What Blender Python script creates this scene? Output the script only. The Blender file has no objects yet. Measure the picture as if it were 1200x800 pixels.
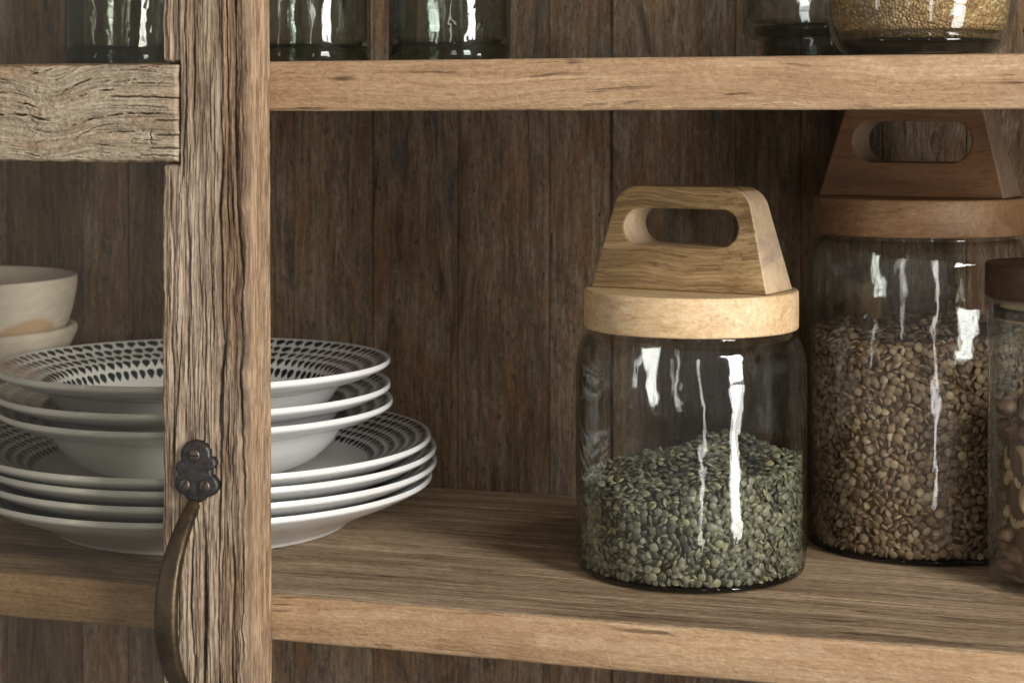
import bpy, bmesh, math, random
import numpy as np
from mathutils import Vector, Matrix

random.seed(7)
rng = np.random.default_rng(7)
C = bpy.context.scene.collection
R = math.radians

# ------------------------------------------------------------------ camera geometry
F = 2130.0                      # focal length in photo pixels (1200 wide)
HZ = 145.0                      # horizon row in the photo
TH = math.atan(F / 7100.0)      # the camera is turned this much to the cabinet's left
CT, ST = math.cos(TH), math.sin(TH)
D, H = 0.9794, 0.2745           # camera distance to the shelf fronts, height over the lower shelf

def pt(px, dep):                # plan position (x, y) of a photo column at a depth
    lat = (px - 600) / F * dep
    return (CT * lat - ST * dep, ST * lat + CT * dep - D)

def dep_at(px, Y):              # depth where a photo column meets the plane y = Y
    return (Y + D) / (CT + ST * (px - 600) / F)

def xat(px, Y):
    return pt(px, dep_at(px, Y))[0]

def zat(py, dep):
    return H - (py - HZ) / F * dep

cam = bpy.data.cameras.new('camera')
co = bpy.data.objects.new('camera', cam); C.objects.link(co)
co.location = (0, -D, H); co.rotation_euler = (R(90), 0, TH)
cam.sensor_width = 36; cam.lens = F / 1200 * 36
cam.shift_y = -(400 - HZ) / 1200
cam.clip_start = 0.05; cam.clip_end = 60
cam.dof.use_dof = True; cam.dof.focus_distance = 1.075; cam.dof.aperture_fstop = 13
bpy.context.scene.camera = co

# ------------------------------------------------------------------ object helpers
def tag(o, label=None, cat=None, group=None, kind=None):
    for k, v in (('label', label), ('category', cat), ('group', group), ('kind', kind)):
        if v: o[k] = v
    return o

def thing(name, label, cat, loc=(0, 0, 0), rz=0, group=None):
    o = bpy.data.objects.new(name, None); C.objects.link(o)
    o.empty_display_size = .02
    o.location = loc; o.rotation_euler = (0, 0, rz)
    return tag(o, label, cat, group)

def obj(name, me, mats, parent=None, loc=(0, 0, 0), rot=(0, 0, 0)):
    o = bpy.data.objects.new(name, me); C.objects.link(o)
    if not isinstance(mats, (list, tuple)): mats = [mats]
    if len(me.materials) == 0:
        for m in mats: me.materials.append(m)
    o.parent = parent; o.location = loc; o.rotation_euler = rot
    return o

def mesh(name, V, Fc, smooth=True, mi=None):
    me = bpy.data.meshes.new(name)
    me.from_pydata([tuple(map(float, v)) for v in V], [], [tuple(map(int, f)) for f in Fc])
    if smooth:
        me.polygons.foreach_set('use_smooth', [True] * len(me.polygons))
    if mi is not None:
        me.polygons.foreach_set('material_index', [int(i) for i in mi])
    me.update()
    return me

def fattr(me, name, vals):
    a = me.attributes.new(name, 'FLOAT', 'POINT')
    a.data.foreach_set('value', np.asarray(vals, dtype=np.float32))

def fix_normals(me):
    bm = bmesh.new(); bm.from_mesh(me)
    bmesh.ops.recalc_face_normals(bm, faces=bm.faces)
    bm.to_mesh(me); bm.free()

def lathe(name, prof, seg=96, closed=False, wob=None, uv=False, smooth=True):
    """prof: (r, z) points; r = 0 makes a pole; closed joins last to first."""
    V, rows = [], []
    for r, z in prof:
        if r < 1e-7:
            rows.append([len(V)] * seg); V.append((0, 0, z))
        else:
            row = []
            for k in range(seg):
                a = 2 * math.pi * k / seg
                rr = r * (1 + (wob(a, z, r) if wob else 0))
                row.append(len(V)); V.append((rr * math.cos(a), rr * math.sin(a), z))
            rows.append(row)
    Fc, uvs = [], []
    n = len(rows)
    arc = [0.0]
    for i in range(1, n):
        arc.append(arc[-1] + math.hypot(prof[i][0] - prof[i-1][0], prof[i][1] - prof[i-1][1]))
    for i in range(n if closed else n - 1):
        a, b = rows[i], rows[(i + 1) % n]
        for k in range(seg):
            k2 = (k + 1) % seg
            f = []
            for v in (a[k], a[k2], b[k2], b[k]):
                if v not in f: f.append(v)
            if len(f) >= 3:
                Fc.append(f)
                va, vb = arc[i], arc[(i + 1) % n]
                t = {}
                quad = [(a[k], k, va), (a[k2], k + 1, va), (b[k2], k + 1, vb), (b[k], k, vb)]
                seen = []
                for vtx, kk, vv in quad:
                    if vtx not in seen:
                        seen.append(vtx); uvs.append((kk / seg, vv))
    me = mesh(name, V, Fc, smooth)
    if uv:
        l = me.uv_layers.new(name='UVMap')
        flat = [c for p in uvs for c in p]
        l.data.foreach_set('uv', flat)
    else:
        fix_normals(me)
    return me

def smooth_prof(pts, n=6):
    """Catmull-Rom through a list of (r, z)."""
    out = []
    P = [pts[0]] + list(pts) + [pts[-1]]
    for i in range(1, len(P) - 2):
        p0, p1, p2, p3 = (np.array(P[j], float) for j in (i-1, i, i+1, i+2))
        for k in range(n):
            t = k / n
            q = .5 * (2*p1 + (p2-p0)*t + (2*p0-5*p1+4*p2-p3)*t*t + (3*p1-p0-3*p2+p3)*t**3)
            out.append((max(0.0, float(q[0])), float(q[1])))
    out.append(tuple(pts[-1]))
    return out

def bevel(o, w=.001, s=2, ang=40):
    m = o.modifiers.new('bevel', 'BEVEL'); m.width = w; m.segments = s
    m.limit_method = 'ANGLE'; m.angle_limit = R(ang)
    return o

# ------------------------------------------------------------------ numpy noise
def _hash(ix, iy, seed):
    h = (ix.astype(np.int64) * 374761393 + iy.astype(np.int64) * 668265263 + seed * 1274126177) & 0xFFFFFFFF
    h = ((h ^ (h >> 13)) * 1274126177) & 0xFFFFFFFF
    h = h ^ (h >> 16)
    return (h & 0xFFFF) / 65535.0

def vnoise(x, y, seed=0):
    ix, iy = np.floor(x), np.floor(y)
    fx, fy = x - ix, y - iy
    fx = fx * fx * fx * (fx * (fx * 6 - 15) + 10); fy = fy * fy * fy * (fy * (fy * 6 - 15) + 10)
    a, b = _hash(ix, iy, seed), _hash(ix + 1, iy, seed)
    c, d = _hash(ix, iy + 1, seed), _hash(ix + 1, iy + 1, seed)
    return (a * (1 - fx) + b * fx) * (1 - fy) + (c * (1 - fx) + d * fx) * fy

def fbm(x, y, seed=0, oct=4, g=.5):
    s, a, t = 0, 1.0, 0
    for o in range(oct):
        s = s + a * vnoise(x * 2**o, y * 2**o, seed + o * 17); t += a; a *= g
    return s / t

# ------------------------------------------------------------------ node helper
class NT:
    def __init__(self, name):
        self.m = bpy.data.materials.new(name); self.m.use_nodes = True
        self.t = self.m.node_tree; self.t.nodes.clear()
        self.out = self.t.nodes.new('ShaderNodeOutputMaterial')
    def node(self, typ, ins=None, **props):
        n = self.t.nodes.new('ShaderNode' + typ)
        for k, v in props.items(): setattr(n, k, v)
        for k, v in (ins or {}).items(): self.set(n.inputs[k], v)
        return n
    def set(self, sock, v):
        if isinstance(v, bpy.types.NodeSocket): self.t.links.new(v, sock)
        elif isinstance(v, (tuple, list)) and sock.type == 'RGBA' and len(v) == 3: sock.default_value = (*v, 1)
        else: sock.default_value = v
    def math(self, op, a, b=None, c=None, clamp=False):
        n = self.node('Math', operation=op, use_clamp=clamp)
        self.set(n.inputs[0], a)
        if b is not None: self.set(n.inputs[1], b)
        if c is not None: self.set(n.inputs[2], c)
        return n.outputs[0]
    def obj(self): return self.node('TexCoord').outputs['Object']
    def mapping(self, v, scale=(1, 1, 1), loc=(0, 0, 0), rot=(0, 0, 0)):
        return self.node('Mapping', {'Vector': v, 'Scale': scale, 'Location': loc, 'Rotation': rot}).outputs[0]
    def noise(self, v, scale=1, detail=4, rough=.55, dist=0):
        n = self.node('TexNoise', {'Vector': v, 'Scale': scale, 'Detail': detail, 'Roughness': rough, 'Distortion': dist})
        return n.outputs['Fac']
    def noisec(self, v, scale=1, detail=2):
        return self.node('TexNoise', {'Vector': v, 'Scale': scale, 'Detail': detail}).outputs['Color']
    def ramp(self, f, stops, interp='LINEAR'):
        n = self.node('ValToRGB'); self.set(n.inputs[0], f)
        cr = n.color_ramp; cr.interpolation = interp
        while len(cr.elements) < len(stops): cr.elements.new(.5)
        for e, (p, c) in zip(cr.elements, stops):
            e.position = p; e.color = (*c, 1) if isinstance(c, (tuple, list)) else (c, c, c, 1)
        return n.outputs[0]
    def mix(self, f, a, b, blend='MIX'):
        n = self.node('Mix', data_type='RGBA', blend_type=blend)
        self.set(n.inputs[0], f); self.set(n.inputs[6], a); self.set(n.inputs[7], b)
        return n.outputs[2]
    def maprange(self, f, a, b, c=0.0, d=1.0):
        n = self.node('MapRange'); n.clamp = True
        for i, v in enumerate((f, a, b, c, d)): self.set(n.inputs[i], v)
        return n.outputs[0]
    def attr(self, name):
        return self.node('Attribute', attribute_name=name).outputs['Fac']
    def vadd(self, a, b):
        n = self.node('VectorMath', operation='ADD'); self.set(n.inputs[0], a); self.set(n.inputs[1], b); return n.outputs[0]
    def vscale(self, a, s):
        n = self.node('VectorMath', operation='SCALE'); self.set(n.inputs[0], a); self.set(n.inputs['Scale'], s); return n.outputs[0]
    def bump(self, h, dist=.001, strength=1.0, normal=None):
        n = self.node('Bump', {'Height': h, 'Distance': dist, 'Strength': strength})
        if normal is not None: self.set(n.inputs['Normal'], normal)
        return n.outputs[0]
    def principled(self, **ins):
        ins = {k.replace('_', ' '): v for k, v in ins.items()}
        n = self.node('BsdfPrincipled', ins)
        self.t.links.new(n.outputs[0], self.out.inputs[0])
        return self.m

def wood(name, axis, dark, mid, light, across=1.0, along=1.0, bump=.0006, rough=.62, pore=.5,
         board=False, contrast=1.0, stain=None, spec=.35, wig=.004, streak=None):
    """Procedural timber with its grain along one object axis."""
    t = NT(name)
    v = t.obj()
    if board:
        b = t.attr('board')
        off = t.node('CombineXYZ', {0: t.math('MULTIPLY', b, 7.3), 1: t.math('MULTIPLY', b, 3.1), 2: t.math('MULTIPLY', b, 11.7)}).outputs[0]
        v = t.vadd(v, off)
    # wander of the grain
    w = t.noisec(v, 9, 2)
    w = t.vscale(t.vadd(w, (-.5, -.5, -.5)), wig * 2)
    v2 = t.vadd(v, w)
    ai = 'XYZ'.index(axis)
    def sc(ac, al):
        s = [ac * across] * 3; s[ai] = al * along
        return tuple(s)
    broad = t.noise(t.mapping(v2, sc(38, 1.6)), 1, 5, .6, .6)
    fib = t.noise(t.mapping(v2, sc(260, 6)), 1, 5, .65)
    fine = t.noise(t.mapping(v2, sc(900, 70)), 1, 4, .65)
    pores = t.noise(t.mapping(v2, sc(1300, 75)), 1, 2, .5)
    blot = t.noise(v, 14, 4, .6)
    f = t.math('MULTIPLY_ADD', broad, .45, t.math('MULTIPLY_ADD', fib, .4, t.math('MULTIPLY', fine, .15)))
    lo, hi = .5 - .17 / contrast, .5 + .17 / contrast
    f = t.maprange(f, lo, hi)
    col = t.ramp(f, [(0, dark), (.5, mid), (1, light)])
    bl = t.maprange(blot, .3, .7, .72, 1.22)
    col = t.mix(1.0, col, t.node('CombineColor', {0: bl, 1: bl, 2: bl}).outputs[0], 'MULTIPLY')
    pm = t.maprange(pores, .60, .74)
    col = t.mix(t.math('MULTIPLY', pm, pore), col, tuple(c * .35 for c in dark))
    if stain:
        s = t.noise(t.mapping(v, sc(16, 5)), 1, 5, .65, 1.2)
        col = t.mix(t.maprange(s, .56, .72, 0, .8), col, stain)
    if streak:
        s = t.noise(t.mapping(v2, sc(120, 1.2)), 1, 3, .6)
        col = t.mix(t.maprange(s, .56, .66, 0, .85), col, streak)
    if board:
        k = t.math('MULTIPLY_ADD', t.math('FRACT', t.math('MULTIPLY', b, 37.7)), .6, .72)
        col = t.mix(1.0, col, t.node('CombineColor', {0: k, 1: k, 2: k}).outputs[0], 'MULTIPLY')
    h = t.math('ADD', t.math('MULTIPLY_ADD', broad, .5, fib), t.math('MULTIPLY_ADD', pm, -.5, t.math('MULTIPLY', fine, .5)))
    return t.principled(Base_Color=col, Roughness=t.maprange(fib, .3, .7, rough + .1, rough - .1),
                        Specular_IOR_Level=spec, Normal=t.bump(h, bump))

# ------------------------------------------------------------------ materials
M = {}
def back_boards():
    t = NT('weathered back boards')
    v0 = t.obj(); b = t.attr('board')
    off = t.node('CombineXYZ', {0: t.math('MULTIPLY', b, 7.3), 1: t.math('MULTIPLY', b, 3.1), 2: t.math('MULTIPLY', b, 11.7)}).outputs[0]
    v = t.vadd(v0, off)
    v2 = t.vadd(v, t.vscale(t.vadd(t.noisec(v, 12, 3), (-.5, -.5, -.5)), .012))
    broad = t.noise(t.mapping(v2, (50, 50, 7)), 1, 7, .66)
    fib = t.noise(t.mapping(v2, (300, 300, 16)), 1, 6, .7)
    fine = t.noise(t.mapping(v2, (1000, 1000, 240)), 1, 3, .65)
    blot = t.noise(t.mapping(v, (20, 20, 9)), 1, 6, .65, .8)
    f = t.math('MULTIPLY_ADD', broad, .34, t.math('MULTIPLY_ADD', fib, .34, t.math('MULTIPLY_ADD', fine, .16, t.math('MULTIPLY', blot, .16))))
    f = t.maprange(f, .37, .63)
    col = t.ramp(f, [(0, (.052, .032, .018)), (.35, (.120, .078, .046)), (.65, (.185, .126, .078)), (1, (.30, .220, .145))])
    warm = t.maprange(t.noise(t.mapping(v, (30, 30, 8)), 1, 6, .66, 1.2), .47, .62, 0, .85)
    col = t.mix(warm, col, t.ramp(f, [(0, (.058, .028, .013)), (1, (.225, .122, .060))]))
    grey = t.maprange(t.noise(t.mapping(v, (24, 24, 7)), 1, 6, .66, .8), .53, .67, 0, .65)
    worn = t.maprange(t.noise(t.mapping(v, (34, 34, 12)), 1, 7, .72, 1.0), .56, .68, 0, .6)
    dark = t.maprange(t.noise(t.mapping(v, (40, 40, 7)), 1, 6, .68, 1.4), .56, .66, 0, .7)
    col = t.mix(grey, col, t.ramp(f, [(0, (.052, .042, .033)), (1, (.265, .218, .168))]))
    col = t.mix(worn, col, (.25, .20, .150)); col = t.mix(dark, col, (.030, .020, .014))
    chk = t.noise(t.mapping(v2, (150, 150, 6)), 1, 4, .6)
    ck = t.math('MULTIPLY', t.maprange(chk, .63, .67), t.maprange(t.noise(v, 25, 2), .45, .6))
    col = t.mix(t.math('MULTIPLY', ck, .8), col, (.016, .011, .008))
    fl = t.noise(t.mapping(v2, (900, 900, 260)), 1, 2, .5)
    col = t.mix(t.maprange(fl, .66, .76, 0, .45), col, (.33, .29, .24))
    short = t.noise(t.mapping(v2, (560, 560, 150)), 1, 5, .72)
    gk = t.math('MULTIPLY', t.maprange(short, .34, .66, .74, 1.28), t.maprange(fib, .34, .66, .90, 1.10))
    pit = t.noise(t.mapping(v, (380, 380, 130)), 1, 2, .5)
    col = t.mix(t.maprange(pit, .66, .72, 0, .75), col, (.018, .013, .010))
    rust = t.maprange(t.noise(t.mapping(v, (38, 38, 14)), 1, 6, .7, 1.6), .58, .66, 0, .75)
    col = t.mix(rust, col, (.155, .078, .036))
    blue = t.maprange(t.noise(t.mapping(t.vadd(v, (3.1, 1.7, .4)), (33, 33, 11)), 1, 6, .7, 1.3), .58, .67, 0, .65)
    col = t.mix(blue, col, (.062, .058, .056))
    col = t.mix(1.0, col, t.node('CombineColor', {0: gk, 1: gk, 2: gk}).outputs[0], 'MULTIPLY')
    k = t.math('MULTIPLY_ADD', t.math('FRACT', t.math('MULTIPLY', b, 37.7)), .45, .80)
    col = t.mix(1.0, col, t.node('CombineColor', {0: k, 1: k, 2: k}).outputs[0], 'MULTIPLY')
    h = t.math('ADD', t.math('MULTIPLY_ADD', broad, .6, fib), t.math('MULTIPLY_ADD', ck, -.8, t.math('MULTIPLY', short, .9)))
    return t.principled(Base_Color=col, Roughness=.68, Specular_IOR_Level=.28, Normal=t.bump(h, .0017))
M['back'] = back_boards()
def grainy(name, cols, blot_d, blot_l, line_c, rough=.62, spread=.14, warp=.045, figs=(4, 75), fibs=(26, 480), curls=(260, 620),
           wts=(.42, .34, .24), lines=.7, knots=.8, bump=.0008, board=False, bl=(.55, .5), kn_scale=(13, 60), curlc=.09):
    """Sawn timber along x: flowing figure, fibres, short curly flecks, blotches, dark checks and pin knots."""
    t = NT(name)
    v = t.obj()
    if board:
        b = t.attr('board')
        v = t.vadd(v, t.node('CombineXYZ', {0: t.math('MULTIPLY', b, 7.3), 1: t.math('MULTIPLY', b, 3.1), 2: t.math('MULTIPLY', b, 11.7)}).outputs[0])
    v2 = t.vadd(v, t.vscale(t.vadd(t.noisec(v, 6, 4), (-.5, -.5, -.5)), warp))
    def xs(a): return (a[0], a[1], a[1])
    fig = t.noise(t.mapping(v2, xs(figs)), 1, 6, .62, .5)
    fib = t.noise(t.mapping(v2, xs(fibs)), 1, 5, .66)
    curl = t.noise(t.mapping(v, xs(curls)), 1, 4, .62, .6)
    f = t.math('MULTIPLY_ADD', fig, wts[0], t.math('MULTIPLY_ADD', fib, wts[1], t.math('MULTIPLY', curl, wts[2])))
    col = t.ramp(t.maprange(f, .5 - spread, .5 + spread), [(0, cols[0]), (.4, cols[1]), (.75, cols[2]), (1, cols[3])])
    blot = t.noise(t.mapping(v, (7, 20, 20)), 1, 6, .66, 1.0)
    col = t.mix(t.maprange(blot, .50, .66, 0, bl[0]), col, blot_d)
    blot2 = t.noise(t.mapping(v, (9, 26, 26)), 1, 5, .66, .6)
    col = t.mix(t.maprange(blot2, .55, .70, 0, bl[1]), col, blot_l)
    ck = t.maprange(curl, .35, .65, 1 - curlc, 1 + curlc)
    col = t.mix(1.0, col, t.node('CombineColor', {0: ck, 1: ck, 2: ck}).outputs[0], 'MULTIPLY')
    ln = t.math('MULTIPLY', t.maprange(t.noise(t.mapping(v2, (5, 300, 300)), 1, 3, .55), .63, .68), t.maprange(t.noise(v, 17, 2), .48, .62))
    col = t.mix(t.math('MULTIPLY', ln, lines), col, line_c)
    h = t.math('ADD', t.math('MULTIPLY_ADD', fig, .5, fib), t.math('MULTIPLY_ADD', ln, -1.0, t.math('MULTIPLY', curl, .8)))
    if knots:
        vo = t.node('TexVoronoi', {'Vector': t.mapping(v, xs(kn_scale)), 'Scale': 1.0})
        kn = t.math('MULTIPLY', t.maprange(vo.outputs['Distance'], .05, .12, 1, 0), t.maprange(t.noise(v, 11, 1), .48, .54))
        col = t.mix(t.math('MULTIPLY', kn, knots), col, tuple(c * .8 for c in line_c))
    return t.principled(Base_Color=col, Roughness=t.maprange(curl, .3, .7, rough + .1, rough - .08), Specular_IOR_Level=.3, Normal=t.bump(h, bump))
M['shelf_edge'] = grainy('worn honey shelf edge', ((.225, .130, .066), (.345, .215, .117), (.425, .285, .165), (.51, .37, .232)),
                         (.27, .155, .082), (.50, .375, .25), (.085, .046, .022), bl=(.6, .5), warp=.022, curlc=.06, figs=(2.6, 80), fibs=(20, 520))
M['shelf_top'] = grainy('greyed shelf top', ((.110, .072, .042), (.285, .198, .120), (.45, .33, .212), (.58, .455, .32)),
                        (.20, .125, .068), (.48, .385, .28), (.050, .034, .022), figs=(2.0, 62), fibs=(14, 400), curls=(180, 900), warp=.018, curlc=.14,
                        wts=(.40, .40, .20), spread=.115, bl=(.55, .4), board=True, rough=.58, lines=.8, bump=.0011)
M['lid'] = grainy('pale mango wood', ((.37, .24, .118), (.54, .375, .205), (.64, .475, .285), (.74, .58, .38)), (.42, .27, .13), (.70, .56, .38),
                  (.22, .13, .06), figs=(9, 45), fibs=(45, 380), curls=(230, 900), wts=(.42, .38, .20), warp=.03, lines=.45, knots=0, bump=.0003, rough=.5, spread=.125, bl=(.38, .3), curlc=.05)
M['handle'] = wood('golden brown acacia', 'X', (.110, .062, .025), (.27, .170, .074), (.42, .29, .140), bump=.0004, rough=.5,
                   pore=.6, contrast=1.6, across=1.5, along=1.4, wig=.012, streak=(.150, .086, .036))
M['sap'] = wood('pale sapwood', 'X', (.27, .20, .13), (.46, .345, .22), (.56, .43, .29), bump=.0003, rough=.55, pore=.5,
                contrast=.8, stain=(.22, .18, .14), across=.5, along=30)
M['brown_lid'] = grainy('brown acacia lid', ((.125, .062, .027), (.205, .112, .053), (.275, .166, .086), (.385, .255, .145)), (.13, .060, .024), (.32, .205, .112),
                        (.075, .035, .015), figs=(9, 45), fibs=(45, 380), curls=(230, 900), wts=(.42, .38, .20), warp=.03, lines=.45, knots=0, bump=.0003, rough=.46, spread=.17, curlc=.05)
M['brown_handle'] = wood('dark brown acacia', 'X', (.078, .034, .014), (.132, .063, .027), (.19, .100, .046), bump=.0003, rough=.5, pore=.5, wig=.01)
M['brown_sap'] = wood('greyed end wood', 'X', (.10, .060, .036), (.16, .105, .068), (.23, .165, .115), bump=.0003, rough=.55, pore=.4)
M['dark_lid'] = wood('walnut stopper', 'X', (.035, .017, .008), (.062, .031, .014), (.10, .052, .025), bump=.0003, rough=.5, pore=.5)

def weathered(name, grey, brown, axis):
    """Old split timber: reads the relief attributes of its own mesh."""
    t = NT(name)
    v = t.obj()
    ai = 'XYZ'.index(axis)
    def sc(ac, al):
        s = [ac] * 3; s[ai] = al
        return tuple(s)
    fib, tone, crack, clean = (t.attr(a) for a in ('fibre', 'tone', 'crack', 'clean'))
    n1 = t.noise(t.mapping(v, sc(750, 110)), 1, 5, .7)
    n2 = t.noise(t.mapping(v, sc(170, 24)), 1, 5, .65)
    bl = t.noise(v, 22, 4, .6)
    f = t.math('MULTIPLY_ADD', fib, .5, t.math('MULTIPLY_ADD', n1, .3, t.math('MULTIPLY', n2, .25)))
    f = t.maprange(f, .22, .84)
    cg = t.ramp(f, [(0, grey[0]), (.5, grey[1]), (1, grey[2])])
    cb = t.ramp(f, [(0, brown[0]), (.5, brown[1]), (1, brown[2])])
    col = t.mix(t.math('MULTIPLY_ADD', t.maprange(bl, .35, .7), .35, tone, clamp=True), cg, cb)
    cc = t.ramp(t.maprange(t.math('MULTIPLY_ADD', n1, .4, t.math('MULTIPLY_ADD', n2, .3, t.math('MULTIPLY', fib, .3))), .40, .60),
                [(0, (.150, .092, .052)), (.5, (.290, .190, .115)), (1, (.43, .305, .200))])
    col = t.mix(clean, col, cc)
    col = t.mix(t.math('MULTIPLY', crack, .58), col, (.028, .020, .014))
    h = t.math('MULTIPLY_ADD', n1, .6, t.math('MULTIPLY', n2, .4))
    return t.principled(Base_Color=col, Roughness=.78, Specular_IOR_Level=.22, Normal=t.bump(h, .0007))

M['stile'] = weathered('weathered stile wood', ((.125, .091, .062), (.265, .200, .142), (.44, .355, .268)),
                       ((.06, .036, .021), (.165, .105, .063), (.32, .22, .14)), 'Z')
M['rail'] = weathered('weathered rail wood', ((.16, .128, .090), (.335, .277, .198), (.52, .445, .335)),
                      ((.105, .070, .042), (.245, .17, .105), (.40, .29, .19)), 'X')

def glass(name, tint=(.96, .97, .965), edge=(.50, .54, .52), wave=.0, scale=70, stretch=.35, rough=.015, fine=0.0, power=3.0):
    """Thin-walled blown glass: clear pass-through plus wavy reflections, the wall's edge tinted by its longer path."""
    t = NT(name)
    v = t.obj()
    lw = t.node('LayerWeight', {'Blend': .5})
    nrm = None
    if wave > 0:
        h = t.noise(t.mapping(v, (1, 1, stretch)), scale, 0, .3, .5)
        if fine > 0:
            h = t.math('MULTIPLY_ADD', t.noise(t.mapping(v, (1, 1, .7)), scale * 2.4, 0, .3, .8), fine, h)
        nrm = t.bump(h, wave)
        t.set(lw.inputs['Normal'], nrm)
    fac = t.math('MULTIPLY_ADD', t.math('POWER', lw.outputs['Facing'], 5.0), .90, .036, clamp=True)
    lw2 = t.node('LayerWeight', {'Blend': .5})
    tc = t.mix(t.math('POWER', lw2.outputs['Facing'], power), tint, edge)
    tr = t.node('BsdfTransparent', {'Color': tc})
    gl = t.node('BsdfGlossy', {'Color': (1, 1, 1), 'Roughness': rough})
    if nrm is not None: t.set(gl.inputs['Normal'], nrm)
    mx = t.node('MixShader', {0: fac, 1: tr.outputs[0], 2: gl.outputs[0]})
    t.t.links.new(mx.outputs[0], t.out.inputs[0])
    return t.m

M['glass'] = glass('blown clear glass', rough=.05, wave=.00120, scale=52, stretch=.50, fine=.14)
M['glass_plain'] = glass('clear glass', wave=.0012, scale=40, stretch=.2)
M['green_glass'] = glass('green tinted glass', rough=.03, tint=(.79, .825, .80), edge=(.11, .14, .17), wave=.0012, scale=66, stretch=.38, fine=.20)
M['smoke_glass'] = glass('grey tinted glass', tint=(.86, .88, .88), edge=(.25, .28, .29), wave=.0012, scale=50, stretch=.3)
M['green_base'] = glass('thick green glass base', tint=(.50, .545, .50), edge=(.08, .11, .11), wave=.0014, scale=80, stretch=1.0)
M['grey_base'] = glass('thick clear glass base', tint=(.40, .42, .42), edge=(.10, .11, .12), wave=.0014, scale=70, stretch=1.0)
M['pane'] = glass('door glass', tint=(.905, .895, .855), edge=(.5, .5, .5), rough=.01)

def ceramic(name, rows=5, per=.0098, start=.0016, count=96):
    """White glaze with rings of dark teardrops painted on the upper face (UV: turn, millimetres in from the lip)."""
    t = NT(name)
    uv = t.node('UVMap').outputs[0]
    sep = t.node('SeparateXYZ', {0: uv})
    u, vv = sep.outputs[0], sep.outputs[1]
    s = t.math('DIVIDE', t.math('SUBTRACT', vv, start), per)
    row = t.math('FLOOR', s)
    fr = t.math('FRACT', s)
    wig = t.math('MULTIPLY', t.math('SUBTRACT', t.noise(t.obj(), 70, 2, .5), .5), .9)
    ua = t.math('FRACT', t.math('ADD', t.math('MULTIPLY_ADD', u, count, wig), t.math('MULTIPLY', row, .37)))
    x = t.math('ABSOLUTE', t.math('SUBTRACT', ua, .5))
    # teardrop: round end towards the lip, point inwards
    w = t.math('MULTIPLY', t.math('SQRT', t.math('MAXIMUM', t.math('MULTIPLY', fr, 1.25), 0.0)),
               t.math('MAXIMUM', t.math('SUBTRACT', .84, fr), 0.0))
    w = t.math('MULTIPLY', w, t.maprange(t.noise(t.obj(), 95, 2, .5), .3, .7, .98, 1.38))
    inside = t.math('LESS_THAN', x, w)
    inside = t.math('MULTIPLY', inside, t.math('GREATER_THAN', s, 0.0))
    inside = t.math('MULTIPLY', inside, t.math('LESS_THAN', s, float(rows)))
    hand = t.noise(t.obj(), 260, 2, .5)
    ink = t.mix(t.maprange(hand, .35, .75), (.010, .014, .019), (.036, .044, .050))
    spk = t.noise(t.obj(), 420, 1, .4)
    body = t.mix(t.maprange(spk, .72, .76, 0, .25), (.68, .68, .665), (.38, .35, .30))
    col = t.mix(inside, body, ink)
    h = t.noise(t.obj(), 35, 2, .5)
    return t.principled(Base_Color=col, Roughness=.16, Specular_IOR_Level=.5, Normal=t.bump(h, .0008))

M['bowl_glaze'] = ceramic('patterned bowl glaze', 5, .0098, .0042, 92)
M['plate_glaze'] = ceramic('patterned plate glaze', 6, .0078, .0036, 116)

def stone_bowl():
    t = NT('bleached wood bowl')
    v = t.obj()
    n = t.noise(t.mapping(v, (9, 9, 22)), 1, 5, .6, .8)
    m = t.noise(t.mapping(v, (60, 60, 200)), 1, 4, .6)
    # one warm tan patch low on the side turned to the front
    d = t.node('VectorMath', operation='DISTANCE'); t.set(d.inputs[0], t.mapping(v, (1, 1, 1.8))); t.set(d.inputs[1], (.085, -.022, .034))
    k = t.maprange(t.math('ADD', d.outputs['Value'], t.math('MULTIPLY', n, .02)), .044, .050, .85, 0)
    col = t.ramp(t.math('MULTIPLY_ADD', m, .4, t.math('MULTIPLY', n, .6)), [(.3, (.52, .44, .34)), (.5, (.69, .62, .52)), (.7, (.78, .72, .63))])
    col = t.mix(k, col, (.56, .38, .22))
    return t.principled(Base_Color=col, Roughness=.55, Normal=t.bump(m, .0004))
M['stone'] = stone_bowl()

def metal():
    t = NT('aged bronze')
    v = t.obj()
    n = t.noise(v, 90, 5, .65)
    e = t.node('NewGeometry').outputs['Pointiness']
    col = t.ramp(n, [(.3, (.034, .024, .018)), (.55, (.064, .045, .032)), (.75, (.105, .073, .046))])
    col = t.mix(t.maprange(e, .53, .60, 0, .8), col, (.24, .175, .085))
    return t.principled(Base_Color=col, Metallic=.8, Roughness=t.maprange(n, .3, .7, .36, .56), Normal=t.bump(n, .0007))
M['bronze'] = metal()
def iron():
    t = NT('dark iron')
    n = t.noise(t.obj(), 160, 5, .65)
    col = t.ramp(n, [(.3, (.042, .038, .036)), (.6, (.075, .068, .064)), (.8, (.13, .10, .075))])
    return t.principled(Base_Color=col, Metallic=.75, Roughness=t.maprange(n, .3, .7, .34, .55), Normal=t.bump(n, .0012))
M['iron'] = iron()
def screwm():
    t = NT('worn screw steel')
    n = t.noise(t.obj(), 260, 4, .6)
    col = t.ramp(n, [(.3, (.070, .055, .045)), (.6, (.14, .108, .088)), (.8, (.22, .18, .15))])
    return t.principled(Base_Color=col, Metallic=.8, Roughness=.42, Normal=t.bump(n, .0005))
M['screw'] = screwm()
t = NT('dark screw slot'); M['slot'] = t.principled(Base_Color=(.012, .010, .009), Roughness=.9)  # near-black colour of the bar laid on each head in place of a slot

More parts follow.
